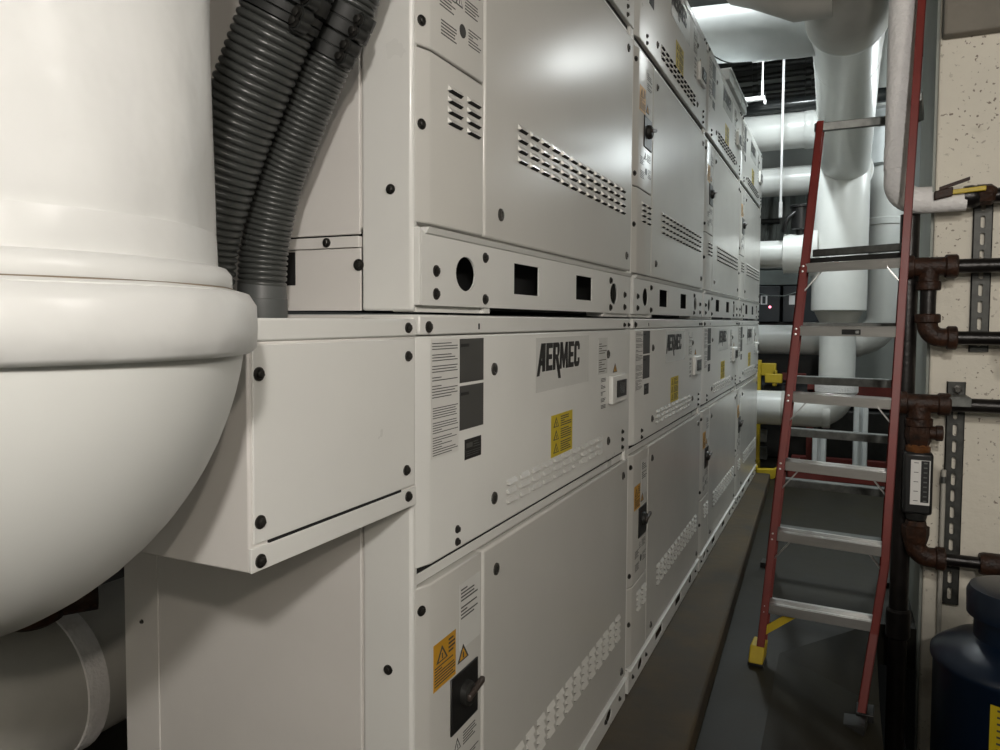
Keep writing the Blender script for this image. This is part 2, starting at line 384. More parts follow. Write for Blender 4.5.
    # service strip
    b=MB(); b.poly([(F-.022,y(.007),zr+.012),(F-.012,y(.006),zr+.012),(F-.002,y(.038),zr+.012),(F,y(.046),zr+.012),(F,y(.258),zr+.012),(F-.022,y(.258),zr+.012)],(0,0,1),(.483+dz)-(zr+.012)); sl=b.build('service_panel',PANEL,root,bevel=.003,seg=2)
    louvers('louver_grille',y(.093),y(.250),.365+dz,.445+dz,2,4,sl)
    b=MB(); b.poly([(F-.022,y(.007),.487+dz),(F-.012,y(.006),.487+dz),(F-.002,y(.038),.487+dz),(F,y(.046),.487+dz),(F,y(.258),.487+dz),(F-.022,y(.258),.487+dz)],(0,0,1),(.974+dz)-(.487+dz)); su=b.build('service_panel',PANEL,root,bevel=.003,seg=2)
    bolt((F-.0075,y(.022),.930+dz),(.955,-.30,0),su,.009); bolt((F-.0075,y(.022),.53+dz),(.955,-.30,0),su,.009); bolt((F-.0075,y(.022),.35+dz),(.955,-.30,0),sl,.009)
    b=MB(); b.box(F,F+.0006,y(.054),y(.142),.762+dz,.852+dz); tri(b,y(.086),.812+dz,.044,.030,F+.0007,1,0)
    textlines(b,y(.112),y(.138),.815+dz,.846+dz,4,F+.0006,1,51,.5); textlines(b,y(.058),y(.138),.768+dz,.808+dz,7,F+.0006,1,52,.4)
    b.build('warning_label',[ORG,INK],su,smooth=0)
    b=MB(); b.box(F,F+.0004,y(.158),y(.250),.800+dz,.935+dz); textlines(b,y(.164),y(.242),.86+dz,.925+dz,9,F+.0004,1,55,.4,(4,)); b.build('notice_sheet',[PLATE,INK],su,smooth=0)
    b=MB(); tri(b,y(.174),.776+dz,.048,.034,F,1,0); b.build('warning_triangle',[ORG,INK],su,smooth=0)
    b=MB(); b.box(F,F+.004,y(.119),y(.236),.644+dz,.759+dz); sw=b.build('disconnect_switch',SWITCH,root,bevel=.002)
    b=MB(); b.rev((F+.004,y(.178),.708+dz),X,[(0,.026),(.012,.024),(.016,.018)],24); b.build('rotary_base',STEELD,sw)
    b=MB(); b.beam((F+.020,y(.158),.708+dz),(F+.022,y(.222),.722+dz),X,(0,0,1),.006,.007); b.beam((F+.010,y(.178),.708+dz),(F+.020,y(.178),.708+dz),(0,1,0),(0,0,1),.009,.009); b.build('handle',mat('worn handle',(.055,.042,.036),.35) if 'worn handle' not in bpy.data.materials else bpy.data.materials['worn handle'],sw,bevel=.004)
    b=MB(); tri(b,y(.15),.602+dz,.030,.026,F,0,1); textlines(b,y(.175),y(.235),.598+dz,.628+dz,5,F,0,60,.4); textlines(b,y(.075),y(.135),.575+dz,.605+dz,5,F,0,61,.4)
    b.rev((F,y(.165),.560+dz),X,[(0,.013),(.0006,.013)],20,0); textlines(b,y(.19),y(.245),.54+dz,.575+dz,6,F,0,62,.35); textlines(b,y(.08),y(.14),.525+dz,.555+dz,5,F,0,63,.4)
    b.build('instruction_print',[INK,PLATE],su,smooth=0)
    # big door
    b=MB(); b.box(F-.020,F,y(.266),y(W-.012),zr+.012,.974+dz); dr=b.build('access_panel',PANEL,root,bevel=.006,seg=3)
    louvers('louver_grille',y(.425),y(1.355),.357+dz,.452+dz,13,4,dr)
    for yy,zz in ((.330,.915),(.345,.232),(1.372,.925),(1.380,.228)): bolt((F,y(yy),zz+dz),X,dr,.0115,'lock')
    # base rail with fork pockets
    hm=(zr+zb)/2
    if upper:
        holes=[circ(y(.182),hm-.003,.042,.034),rect(y(.42),y(.573),hm-.034,hm+.036),rect(y(.853),y(1.0),hm-.034,hm+.034),circ(y(1.232),hm-.005,.042,.034)]
    else:
        holes=[circ(y(.182),hm,.036,.020),rect(y(.44),y(.57),hm-.018,hm+.018),rect(y(.85),y(.98),hm-.018,hm+.018),circ(y(1.232),hm,.036,.020)]
    rl=plate('base_rail',rect(y(.012),y(W-.012),zb,zr-.004),holes,F,.004,PAINT,root)
    b=MB(); b.poly([(F-.004,y(.022),zr-.010),(F+.004,y(.022),zr-.006),(F+.009,y(.022),zr+.004),(F-.02,y(.022),zr+.005)],(0,1,0),W-.034); b.build('rail_lip',PAINT,rl,bevel=.001)
    MB().box(F-.032,F,y(.003),y(.0115),zb,zr+.002).build('rail_return',PAINT,rl,bevel=.001)
    if upper:
        for v in (.062,.268,1.19,1.36): 
            for zz in (hm+.036,hm-.050) if v in (.268,1.19) else (hm-.004,hm-.046): bolt((F,y(v),zz),X,rl,.010)
        for a,e2 in ((.012,.30),(1.13,1.443)):
            b=MB(); b.box(F-.06,F-.012,y(a),y(e2),zb-.012,zb+.003); b.box(F-.06,F-.004,y(e2-.03) if a<1 else y(a),y(e2) if a<1 else y(a+.03),zb-.012,zb); b.build('foot',PAINT,root)
    else:
        for v in (.062,.268,1.19,1.36): bolt((F,y(v),hm),X,rl,.008)
    return root
LOW=['nearest lower chiller module, with the grey junction box on its end','second lower chiller module from the camera, under the second upper module','third lower chiller module along the aisle, with the fourth behind it','farthest lower chiller module, beside the white elbow pipe at the back']
UPP=['nearest upper chiller module, beside the black ribbed hoses','second upper chiller module from the camera, below the overhead white ducts','third upper chiller module along the aisle, under the pale wireway','farthest upper chiller module, in front of the white pipes at the back']
YS=[0,1.476,2.952,4.420]
mods=[]
for upper,labels in ((False,LOW),(True,UPP)):
    m0=module(1.457 if upper else 0, upper)
    for i,l in enumerate(labels):
        r=m0 if i==0 else copy_tree(m0)
        r.location.y=WL[m0].y+YS[i]
        tag(r,l,'chiller','chiller modules stacked along the aisle'); mods.append(r)

# junction box on the end of the nearest lower module
jb=thing('junction_box','off-white metal junction box with bolted cover, under the ribbed hoses','box',(-.87,.925,1.132))
b=MB(); b.box(-1.09,F-.003,.722,1.128,1.134,1.432); b.build('box_body',PEND,jb,bevel=.003)
b=MB(); b.box(-1.092,F,.720,1.130,1.432,1.462); ld=b.build('lid',PAINT,jb,bevel=.003)
b=MB(); b.box(F-.004,F,.728,1.122,1.170,1.428); cv=b.build('cover_plate',PAINT,jb,bevel=.0015)
b=MB(); b.box(F-.004,F,.722,1.128,1.134,1.166); b.box(F-.004,F-.0005,.755,1.08,1.1645,1.1705,1); fg=b.build('bottom_flange',[PAINT,DARK],jb,bevel=.001)
for yy,zz,p in ((.738,1.198,cv),(.738,1.147,fg),(.738,1.390,cv),(1.094,1.201,cv),(1.10,1.154,fg),(1.10,1.447,ld),(1.10,1.398,cv)): bolt((F,yy,zz),(1,0,0),p,.0085)

# ------------------------------------------------------------------ large insulated pipe at the left
DX=V((-1.055/1.222,.617/1.222,0)); pc=DX*.88; px_,py_=pc.x,pc.y
lp=thing('insulated_pipe','large white insulated vertical pipe with thick flange and elbow, nearest the camera','pipe',(px_,py_,1.163))
def wrap_tube(prof, n=96, amp=.0, seed=1):
    b=MB(); rd=random.Random(seed); ph=[rd.uniform(0,6.28) for _ in range(8)]
    o=0
    for h,r in prof:
        for j in range(n):
            a=2*math.pi*j/n
            w=amp*(math.sin(3*a+ph[0]+h*7)*.4+math.sin(7*a+ph[1]-h*11)*.35+math.sin(13*a+ph[2]+h*23)*.25)
            b.v.append(V((px_+math.cos(a)*(r+w),py_+math.sin(a)*(r+w),h)))
    for i in range(len(prof)-1):
        for j in range(n):
            b.f.append([i*n+j,i*n+(j+1)%n,(i+1)*n+(j+1)%n,(i+1)*n+j]); b.m.append(0)
    return b
prof=[(1.543+.02*i,.2145) for i in range(141)]
wrap_tube(prof,amp=.0036).build('pipe_run',INSUL,lp,smooth=60)
wrap_tube([(1.511,.214),(1.513,.2185),(1.543,.2175),(1.547,.2165),(1.548,.209)],amp=.0008,seed=3).build('wrap_band',INSUL,lp,smooth=50)
wrap_tube([(1.487,.215),(1.489,.229),(1.493,.232),(1.505,.2315),(1.512,.226),(1.514,.213)],amp=.0012,seed=4).build('wrap_band',INSUL,lp,smooth=50)
wrap_tube([(1.424,.235),(1.425,.2505),(1.430,.2565),(1.450,.258),(1.474,.2575),(1.486,.250),(1.492,.230),(1.492,.15)],amp=.0010,seed=5).build('flange_cover',INSUL,lp,smooth=55)
wrap_tube([(1.4865,.2335),(1.488,.2350),(1.4905,.2345),(1.492,.2325)],amp=.0012,seed=9).build('caulk_line',mat('brown stained caulk',(.30,.24,.17),.7,var=.2,scale=14),lp,smooth=50)
path=[V((px_,py_,1.455))]+arc((px_-.11,py_,1.482),(1,0,0),(0,0,-1),.11,18)+[V((px_-.28,py_,1.372)),V((px_-1.0,py_,1.372)),V((px_-2.2,py_,1.372))]
MB().tube(path,[.2475]*len(path),96).build('elbow',INSUL2,lp,smooth=60)
# the jacket seam and rivets on the elbow
def onelb(t,phi,r):
    c=V((px_-.11,py_,1.482))+V((math.cos(t),0,-math.sin(t)))*.11
    tg=V((-math.sin(t),0,-math.cos(t))); n2=V((math.cos(t),0,-math.sin(t))); n1=V((0,1,0))
    return c+(n2*math.cos(phi)+n1*math.sin(phi))*r, (n2*math.cos(phi)+n1*math.sin(phi))
for t,ph in ((.30,-.62),(1.2,-.30)):
    p,nn=onelb(t,ph,.247); MB().rev(p,nn,[(0,.007),(.002,.0065),(.0035,.003)],16).build('rivet',CTRL,lp)

# pipe along the back of the modules, seen low at the left
bp=thing('insulated_pipe','dim white insulated pipe low at the left, running behind the lower modules','pipe',(-1.86,1.5,.52))
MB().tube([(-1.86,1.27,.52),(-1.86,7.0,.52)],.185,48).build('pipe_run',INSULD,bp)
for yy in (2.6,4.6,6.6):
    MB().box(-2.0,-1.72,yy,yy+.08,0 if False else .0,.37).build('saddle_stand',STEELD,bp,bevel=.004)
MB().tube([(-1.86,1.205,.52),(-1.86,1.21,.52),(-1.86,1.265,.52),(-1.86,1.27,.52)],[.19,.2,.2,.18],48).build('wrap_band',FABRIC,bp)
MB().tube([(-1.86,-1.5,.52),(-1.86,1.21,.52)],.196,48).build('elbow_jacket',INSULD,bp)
vv=thing('shutoff_valve','rusty red brown valve in the dark gap between the big elbow and the low pipe','valve',(-1.80,1.16,.716))
MB().rev((-1.80,1.16,.708),(0,0,1),[(0,.05),(.012,.07),(.03,.075),(.06,.065),(.08,.045),(.12,.03),(.13,.05),(.15,.05)],28).build('body',RUST,vv)
MB().tube([(-1.86,1.06,.755),(-1.72,1.28,.755)],.038,20).build('stem',RUST,vv)

# ------------------------------------------------------------------ ribbed hoses
def resample(pts, step):
    pts=[V(p) for p in pts]; out=[]
    # Catmull-Rom
    P=[pts[0]*2-pts[1]]+pts+[pts[-1]*2-pts[-2]]
    dense=[]
    for i in range(1,len(P)-2):
        for k in range(40):
            t=k/40; a,b_,c,d=P[i-1],P[i],P[i+1],P[i+2]
            dense.append(.5*((2*b_)+(c-a)*t+(2*a-5*b_+4*c-d)*t*t+(3*b_-a-3*c+d)*t**3))
    dense.append(pts[-1]); out=[dense[0]]; acc=0
    for i in range(1,len(dense)):
        seg=dense[i]-dense[i-1]; L=seg.length; pos=0
        while acc+L-pos>=step:
            pos+=step-acc; out.append(dense[i-1]+seg*(pos/L)); acc=0
        acc+=L-pos
    return out
def hose(label, ctl, r, pitch, cuff_h, clamp_rng):
    base=V(ctl[0]); t=thing('ribbed_hose',label,'hose',base,'black ribbed hoses standing on the junction box')
    cu=MB(); cu.rev(base,(0,0,1),[(0,r*1.0),(.004,r*1.03),(cuff_h*.55,r*1.03),(cuff_h*.56,r*1.0),(cuff_h,r*.98)],40); cu.build('cuff',CUFF,t)
    pts=resample([base+V((0,0,cuff_h-.004))]+[V(c) for c in ctl[1:]],pitch/8)
    prof=[.915,.955,.985,.998,1.0,.998,.985,.955]
    rs=[r*prof[i%8] for i in range(len(pts))]
    hs=MB().tube(pts,rs,40).build('corrugated_tube',HOSE,t,smooth=70)
    for (pl,ph,rr) in clamp_rng:
        zl,zh=U(*pl,y=base.y).z,U(*ph,y=base.y).z
        seg=[p for p in pts if zl<=p.z<=zh]
        k=len(seg); rl=[]
        for i in range(k):
            f=i/(k-1); rl.append(r*(1.07 if f<.46 or f>.54 else 1.02)*rr)
        cl=MB().tube(seg,rl,40).build('clamp',CLAMP,t,smooth=40)
        d=(seg[-1]-seg[0]).normalized(); side=d.cross(V((0,-1,0))).normalized(); fr=V((0,-1,0))
        side=(side if side.x>0 else -side)
        for f in (.25,.75):
            q=seg[int(f*(k-1))]+side*r*.98*rr+fr*r*.35
            MB().tube([q+V((0,.016,0)),q+V((0,-.006,0))],.0125,20).build('clamp_bolt',CLAMP,cl)
            bolt(q+V((0,-.006,0)),(0,-1,0),cl,.009)
    return t
y1,y2=.900,1.008
h1=[(U(197,290,y=y1).x,y1,1.462)]+[tuple(U(px,py,y=y1)) for px,py in ((202,243),(216,187),(236,127),(256,75),(277,20),(299,-35),(317,-85),(329,-150),(333,-230))]
h2=[(U(262,290,y=y2).x,y2,1.462)]+[tuple(U(px,py,y=y2)) for px,py in ((265,243),(278,182),(290,149),(306,108),(328,55),(350,5),(368,-45),(382,-100),(390,-180))]
hose('thicker black ribbed hose, left of the pair standing on the junction box',h1,.0575,.0124,.05,[((279,18),(287,0),1.0),((288,-3),(300,-35),1.03)])
hose('thinner black ribbed hose, right of the pair, with two clamps near the top',h2,.0415,.0094,.060,[((327,56),(337,33),1.0),((338,31),(350,7),1.08)])

# ------------------------------------------------------------------ overhead and rear pipes
def ring(b,c,axis,r,w,m=0,n=56):
    c,axis=V(c),V(axis).normalized(); b.rev(c-axis*w/2,axis,[(0,r*.97),(w*.2,r),(w*.8,r),(w,r*.97)],n,m)
# main overhead run along the aisle ending in a riser
r_run=.215
c1=U(848,14,Z=4.40); c2=U(847,58,Z=5.25); c3=U(845,168,Z=6.80)
mp=thing('insulated_pipe','big white overhead pipe running down the aisle into a vertical riser','pipe',(c3.x,c3.y,1.5))
d=(c2-c1).normalized()
MB().tube([c1-d*.1,c1,c2,c2.lerp(c3,.5),c3,c3+(c3-c2).normalized()*.45],[.215,.215,.215,.212,.205,.205],64).build('pipe_run',INSUL2,mp)
b=MB(); ring(b,c1+d*.02,d,.235,.06); b.build('wrap_band',INSUL2,mp)
b=MB(); ring(b,c2,d,.2185,.03); b.build('wrap_band',INSUL2,mp)
d2=(c3-c2).normalized()
b=MB(); ring(b,c3+d2*.06,d2,.238,.05); b.build('wrap_band',INSUL2,mp)
# near elbow of the run, turning up
ea=c1-d*.02
pth=[ea+d*.0]+[ea-d*.12,ea-d*.24+V((0,0,.02)),ea-d*.36+V((0,0,.07)),ea-d*.47+V((0,0,.15)),ea-d*.54+V((0,0,.26)),ea-d*.57+V((0,0,.40)),ea-d*.57+V((0,0,.62))]
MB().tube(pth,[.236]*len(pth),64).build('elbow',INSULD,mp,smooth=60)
# riser
rx=U(840,250,y=7.55); ZT=U(840,200,y=7.55).z+.55; zb1=U(840,311,y=7.32).z
b=MB(); b.rev((rx.x,7.55,zb1),(0,0,1),[(0,.215),(.01,.235),(.05,.236),(ZT-zb1,.236),(ZT-zb1+.12,.17),(ZT-zb1+.16,.05)],64); b.build('riser',INSUL2,mp)
b=MB(); b.rev((rx.x,7.55,zb1-.14),(0,0,1),[(0,.14),(.02,.15),(.12,.2),(.16,.205)],48); b.build('reducer',INSULD,mp)
zj=U(838,386,y=7.55).z; ze=U(838,411,y=7.55).z; rb=.148
b=MB(); b.tube([(rx.x,7.55,zb1),(rx.x,7.55,zj-.08)],.155,48); b.build('lower_riser',INSUL2,mp)
b=MB(); b.tube([(rx.x,7.55,zj-.07),(rx.x,7.55,zj-.05),(rx.x,7.55,zj+.03),(rx.x,7.55,zj+.05)],[.17,.185,.185,.16],48); b.build('wrap_band',FABRIC,mp)
pth=[V((rx.x,7.55,zj))]+arc((rx.x-.2,7.55,ze+.2),(1,0,0),(0,0,-1),.2,14)+[V((-1.2,7.55,ze))]
b=MB(); b.tube(pth,.163,56); b.build('base_elbow',INSUL2,mp)
for xx in (-.42,-.06):
    b=MB(); ring(b,(xx-.06,7.55,ze),(1,0,0),.1665,.07); b.build('wrap_band',INSULD if xx<-.3 else INSUL2,mp)

def xpipe(label, Y, pyt, pyb, pxr, x0, pxref, ringpx=(), mat_=INSUL2):
    zt_,zb_=U(pxref,pyt,y=Y).z,U(pxref,pyb,y=Y).z; r=(zt_-zb_)/2; z=(zt_+zb_)/2; xe=U(pxr,200,y=Y).x
    t=thing('insulated_pipe',label,'pipe',((x0+xe)/2,Y,z-r))
    MB().tube([(x0,Y,z),(xe,Y,z)],r,48).build('pipe_run',mat_,t)
    for px in ringpx:
        b=MB(); ring(b,(U(px,200,y=Y).x,Y,z),(1,0,0),r*1.06,.09); b.build('wrap_band',mat_,t)
    return t,z,r
xpipe('thick white pipe crossing the back, topmost of the horizontal ones',8.0,113,149,816,-2.4,790,(808,))
xpipe('white pipe crossing the back just below the topmost one',8.3,167,196,812,-2.4,785)
zt_,zb_=U(772,241,y=7.55).z,U(772,268,y=7.55).z; r=(zt_-zb_)/2; z=(zt_+zb_)/2; t=mp
MB().tube([(-2.4,7.55,z),(U(806,250,y=7.55).x,7.55,z)],r,48).build('branch_pipe',INSUL2,t)
b=MB(); zc=z; b.tube([(U(783,250,y=7.55).x,7.55,zc),(U(784,250,y=7.55).x,7.55,zc),(U(799,250,y=7.55).x,7.55,zc),(U(806,250,y=7.55).x,7.55,zc),(U(818,250,y=7.55).x,7.55,zc)],[.14,.185,.185,.19,.24],48); b.build('flange_cover',INSUL2,t)
# low cross pipe with an upturned end, joined to the second riser
zt_,zb_=U(780,325,y=8.5).z,U(780,354,y=8.5).z; r=(zt_-zb_)/2; z=(zt_+zb_)/2; xr=U(884,300,y=8.5).x
sp=thing('insulated_pipe','white pipe at the back turning up into the slim riser beside the ladder','pipe',(xr,8.5,z-r))
pth=[V((-2.4,8.5,z)),V((xr-.26,8.5,z))]+arc((xr-.26,8.5,z+.26),(0,0,-1),(1,0,0),.26,14)[1:]+[V((xr,8.5,4.34))]
MB().tube(pth,r,56).build('pipe_run',INSUL2,sp)
b=MB(); ring(b,(U(857,345,y=8.5).x,8.5,z),(1,0,0),r*1.08,.10); b.build('wrap_band',INSUL2,sp)
zz=U(884,222,y=8.5).z
b=MB(); b.rev((xr,8.5,zz-.04),(0,0,1),[(0,r),(.01,r*1.08),(.07,r*1.08),(.08,r)],56); b.build('wrap_band',INSUL2,sp)
zz=U(876,140,y=8.5).z
b=MB(); b.rev((xr-.02,8.5,zz-.28),(0,0,1),[(0,r),(.02,r*1.35),(.54,r*1.35),(.58,r)],56); b.build('flange_cover',DUCT,sp)

# big pale pipe crossing above the second module, with its dark seam
A=U(690,37,y=5.3); Bp=U(800,27,y=5.3); 
gp=thing('insulated_pipe','fat pale grey pipe crossing overhead above the third upper module','pipe',((A.x+Bp.x)/2,5.3,A.z-.2))
MB().tube([A+V((-.5,0,-.05)),A,Bp,Bp+V((.14,0,0))],[.185,.185,.19,.19],56).build('pipe_run',DUCT,gp)
sm=[]
for i in range(9):
    f=i/8; an=math.radians(-150+95*f); cc=A.lerp(Bp,.12+.36*f)
    sm.append(cc+V((0,math.cos(an)*.1895,math.sin(an)*.1895)))
MB().tube(sm,.004,8).build('seam',STEELD,gp)
A2=U(738,-13,y=4.35); B2=U(800,-3,y=4.35)
dp=thing('insulated_pipe','dim overhead pipe in shade, with torn white tape, by the near elbow','pipe',(A2.x,4.35,A2.z-.15))
pth=[A2+V((-.06,0,.55)),A2+V((-.06,0,.25))]+[A2+V((-.03,0,.10)),A2+V((.03,0,.02)),A2+V((.12,0,-.01)),B2,B2+V((.16,0,0))]
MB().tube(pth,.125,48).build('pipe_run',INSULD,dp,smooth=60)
b=MB(); q=A2+V((.22,-.02,-.13))
b.beam(q+V((-.10,0,.02)),q+V((.02,0,-.005)),(0,1,0),(0,0,1),.05,.004); b.beam(q+V((.06,0,-.004)),q+V((.17,0,-.01)),(0,1,0),(0,0,1),.05,.004); b.beam(q+V((.20,0,.05)),q+V((.22,0,-.05)),(0,1,0),(1,0,0),.04,.004); b.build('tape',INSUL2,dp)

# wireway above the far modules
ww=thing('wireway','pale blue grey wireway lying along the top of the upper modules','duct',(-.73,5.0,2.930))
MB().box(-.82,-.66,4.75,5.62,2.931,2.99).build('trough',DUCT,ww,bevel=.004)
MB().box(-.83,-.65,4.75,5.62,2.99,3.0).build('cover',DUCT,ww,bevel=.002)
for yy in (4.95,5.3): MB().box(-.826,-.654,yy,yy+.03,2.931,2.99).build('coupling',DUCT,ww,bevel=.002)

# black pipes under the ceiling
def bpipe(label, Y, px0,py0,px1,py1, r, m=STEELD):
    a,b_=U(px0,py0,y=Y),U(px1,py1,y=Y); a.z=b_.z=(a.z+b_.z)/2
    t=thing('ceiling_pipe',label,'pipe',((a.x+b_.x)/2,Y,a.z-r),'black pipes under the ceiling')
    MB().tube([a,b_],r,24).build('pipe_run',m,t)
    k=max(2,int((b_.x-a.x)/.6))
    for i in range(k):
        xx=a.x+(b_.x-a.x)*(i+.5)/k; b=MB(); b.rev((xx-.03,Y,a.z),(1,0,0),[(0,r),(.004,r*1.25),(.056,r*1.25),(.06,r)],20); b.build('coupling',m,t)
    return t
bpipe('black ceiling pipe, highest of the row at the back',8.6,730,65,836,62,.035)
bpipe('black ceiling pipe, second from the top of the row',8.6,730,76,836,73,.035)
bpipe('black ceiling pipe, third from the top of the row',8.5,730,87,836,85,.038)
bpipe('black ceiling pipe, fourth from the top, just over the curved one',8.5,730,96,836,95,.035)
a=U(748,98,y=7.9); b_=U(835,103,y=7.9); b_.z=a.z=U(790,105,y=7.9).z
bb=thing('ceiling_pipe','glossy black curved pipe under the row of ceiling pipes','pipe',(a.x,7.9,a.z-.07))
pth=[a+V((-.05,.7,0)),a+V((-.05,.25,0))]+arc(a+V((.15,.2,0)),(-1,0,0),(0,-1,0),.2,10)+[b_,b_+V((.5,0,0))]
MB().tube(pth,.068,32).build('pipe_run',mat('glossy black paint',(.02,.022,.022),.22),bb,smooth=60)
# hangers
def rod(label,px,py0,py1,Y,r=.010,m=FIX):
    a,c=U(px,py0,y=Y),U(px,py1,y=Y); c.x=a.x
    t=thing('hanger_rod',label,'rod',(a.x,Y,c.z))
    MB().tube([c,V((a.x,Y,4.35))],r,12).build('rod',m,t)
    MB().tube([c+V((0,0,-.02)),c+V((0,0,.12))],r*1.5,12).build('turnbuckle',m,t)
    return t
rod('long thin white hanger rod dropping past the cross pipes',784,55,215,7.35,.011)
rod('short white hanger rod carrying the small bracket',763,62,96,7.0,.007)
a,c=U(741,99,y=7.0),U(764,96,y=7.0)
tz=thing('strut_bracket','short white strut bracket under the short hanger rod','bracket',(c.x,7.0,c.z-.03))
MB().box(a.x,c.x+.01,6.98,7.02,c.z-.035,c.z-.0).build('arm',FIX,tz,bevel=.003); MB().box(c.x-.0,c.x+.02,6.98,7.02,c.z-.07,c.z-.035).build('end_plate',FIX,tz)
a,c=U(752,60,y=6.6),U(815,60,y=6.6)
tz=thing('ceiling_strut','white strut hung level near the ceiling pipes','strut',((a.x+c.x)/2,6.6,a.z-.02))
MB().box(a.x,c.x,6.58,6.62,a.z-.02,a.z+.02).build('channel',FIX,tz,bevel=.003)
MB().tube([(c.x-.1,6.6,a.z),(c.x-.1,6.6,4.35)],.008,10).build('rod',FIX,tz)
MB().tube([(a.x+.1,6.6,a.z),(a.x+.1,6.6,4.35)],.008,10).build('rod',FIX,tz)

# ------------------------------------------------------------------ machinery at the far end
cb=thing('electrical_cabinet','dark electrical cabinets with a red pilot light, at the back','cabinet',(-.7,8.95,0))
xa,xb_,xm=U(740,300,y=8.8).x,U(830,300,y=8.8).x,U(781,300,y=8.8).x; z0,z1=U(770,322,y=8.8).z,U(770,270,y=8.8).z; zm=U(770,286,y=8.8).z
MB().box(xa,xm-.01,8.8,9.2,z0,zm).build('door',CABD,cb,bevel=.006); MB().box(xm+.02,xb_,8.8,9.2,z0,zm).build('door',CABD,cb,bevel=.006)
MB().box(xa,xb_,8.83,9.2,zm+.01,z1).build('header_box',GREENG,cb,bevel=.006); MB().box(xa,xb_,8.9,9.25,0,z0).build('plinth',STEELD,cb)
p=U(770,307,y=8.8); MB().rev(p,(0,-1,0),[(0,.012),(.006,.014),(.012,.010)],20).build('pilot_light',LED,cb)
p=U(764,300,y=8.8); b=MB(); b.box(p.x-.035,p.x+.035,8.796,8.8,p.z-.05,p.z+.05,0); b.box(p.x-.017,p.x+.017,8.794,8.796,p.z-.04,p.z+.04,1); b.build('nameplate',[FIX,CABD],cb)
p=U(792,300,y=8.8); b=MB(); b.box(p.x-.03,p.x+.03,8.796,8.8,p.z-.05,p.z+.05,0); b.build('nameplate',[FIX],cb)
MB().tube([U(758,293,y=8.78),U(770,296,y=8.75),U(785,296,y=8.75),U(797,292,y=8.78)],.006,8).build('cable',GREENG,cb)
# air handler like grey machine behind the pipes
gm=thing('grey_machine','tall grey green machine casing behind the cross pipes at the back','machine',(-.75,9.2,0))
MB().box(-1.9,-.40,9.02,9.38,z1+.02,3.0).build('casing',GREENG,gm,bevel=.01)
for px in (763,775,787,797): xx=U(px,220,y=9.0).x; MB().box(xx-.02,xx+.02,8.98,9.02,z1+.03,2.95).build('rib',GREENG,gm)
a,c=U(752,222,y=8.9),U(780,221,y=8.9); MB().tube([a,c],.03,14).build('crossbar',STEELD,gm)
# valve actuator
p=U(801,218,y=7.5); va=thing('valve_actuator','black valve actuator with a cable, above the flanged pipe','actuator',(p.x,7.5,U(801,230,y=7.5).z))
za,zb2=U(801,230,y=7.5).z,U(801,205,y=7.5).z
b=MB(); b.rev((p.x,7.5,za),(0,0,1),[(0,.07),(.01,.085),(zb2-za-.03,.085),(zb2-za-.025,.10),(zb2-za-.005,.10),(zb2-za,.09)],24); b.build('housing',SWITCH,va)
MB().tube([U(796,212,y=7.45),U(788,218,y=7.42),U(785,225,y=7.42),U(784,232,y=7.45)],.02,12).build('cable',SWITCH,va)
MB().rev((p.x,7.5,za-.11),(0,0,1),[(0,.04),(.11,.04)],16).build('stem',STEELD,va)
# support frame and red skid under the base elbow
sk=thing('red_skid','red steel skid on the floor under the white base elbow','skid',(0,7.55,0))
a,c=U(762,474,z=0.05),U(900,480,z=.05)
MB().box(-.44,.75,7.42,7.50,0,.11).build('beam',REDS,sk,bevel=.005); MB().box(-.44,.75,8.05,8.13,0,.11).build('beam',REDS,sk,bevel=.005)
MB().box(-.44,-.36,7.50,8.05,0,.10).build('cross_member',REDS,sk); MB().box(.67,.75,7.50,8.05,0,.10).build('cross_member',REDS,sk)
for px,pt in ((819,436),(860,404)):
    xx=U(px,450,y=7.46).x; zt2=U(px,pt,y=7.46).z
    b=MB()
    for s in (-1,1): b.box(xx+s*.035-.018,xx+s*.035+.018,7.435,7.475,.11,zt2)
    b.box(xx-.06,xx+.06,7.478,7.484,.11,zt2)
    b.build('post',DUCT,sk,bevel=.003)
zr2=U(830,390,y=7.9).z; MB().box(-.3,.5,7.88,7.94,zr2-.05,zr2+.05).build('cross_rail',REDS,sk); MB().box(.44,.50,7.88,7.94,.1,zr2).build('rail_leg',REDS,sk); MB().box(-.3,-.24,7.88,7.94,.1,zr2).build('rail_leg',REDS,sk)
pm=thing('pump_base','dark pump body on the floor at the back, below the base elbow','pump',(-.62,7.95,0))
MB().box(-.95,.62,8.45,8.84,.0,.55).build('base',STEELD,pm,bevel=.02)
b=MB(); b.tube([(-.95,8.65,.70),(.50,8.65,.70)],.17,28); b.build('motor',CABD,pm)
for px,py in ((757,435),(757,452)): 
    p=U(px,py,y=8.15); MB().box(p.x-.14,p.x+.1,8.14,8.2,p.z-.07,p.z+.06).build('cover_plate',GALV,pm,bevel=.004)
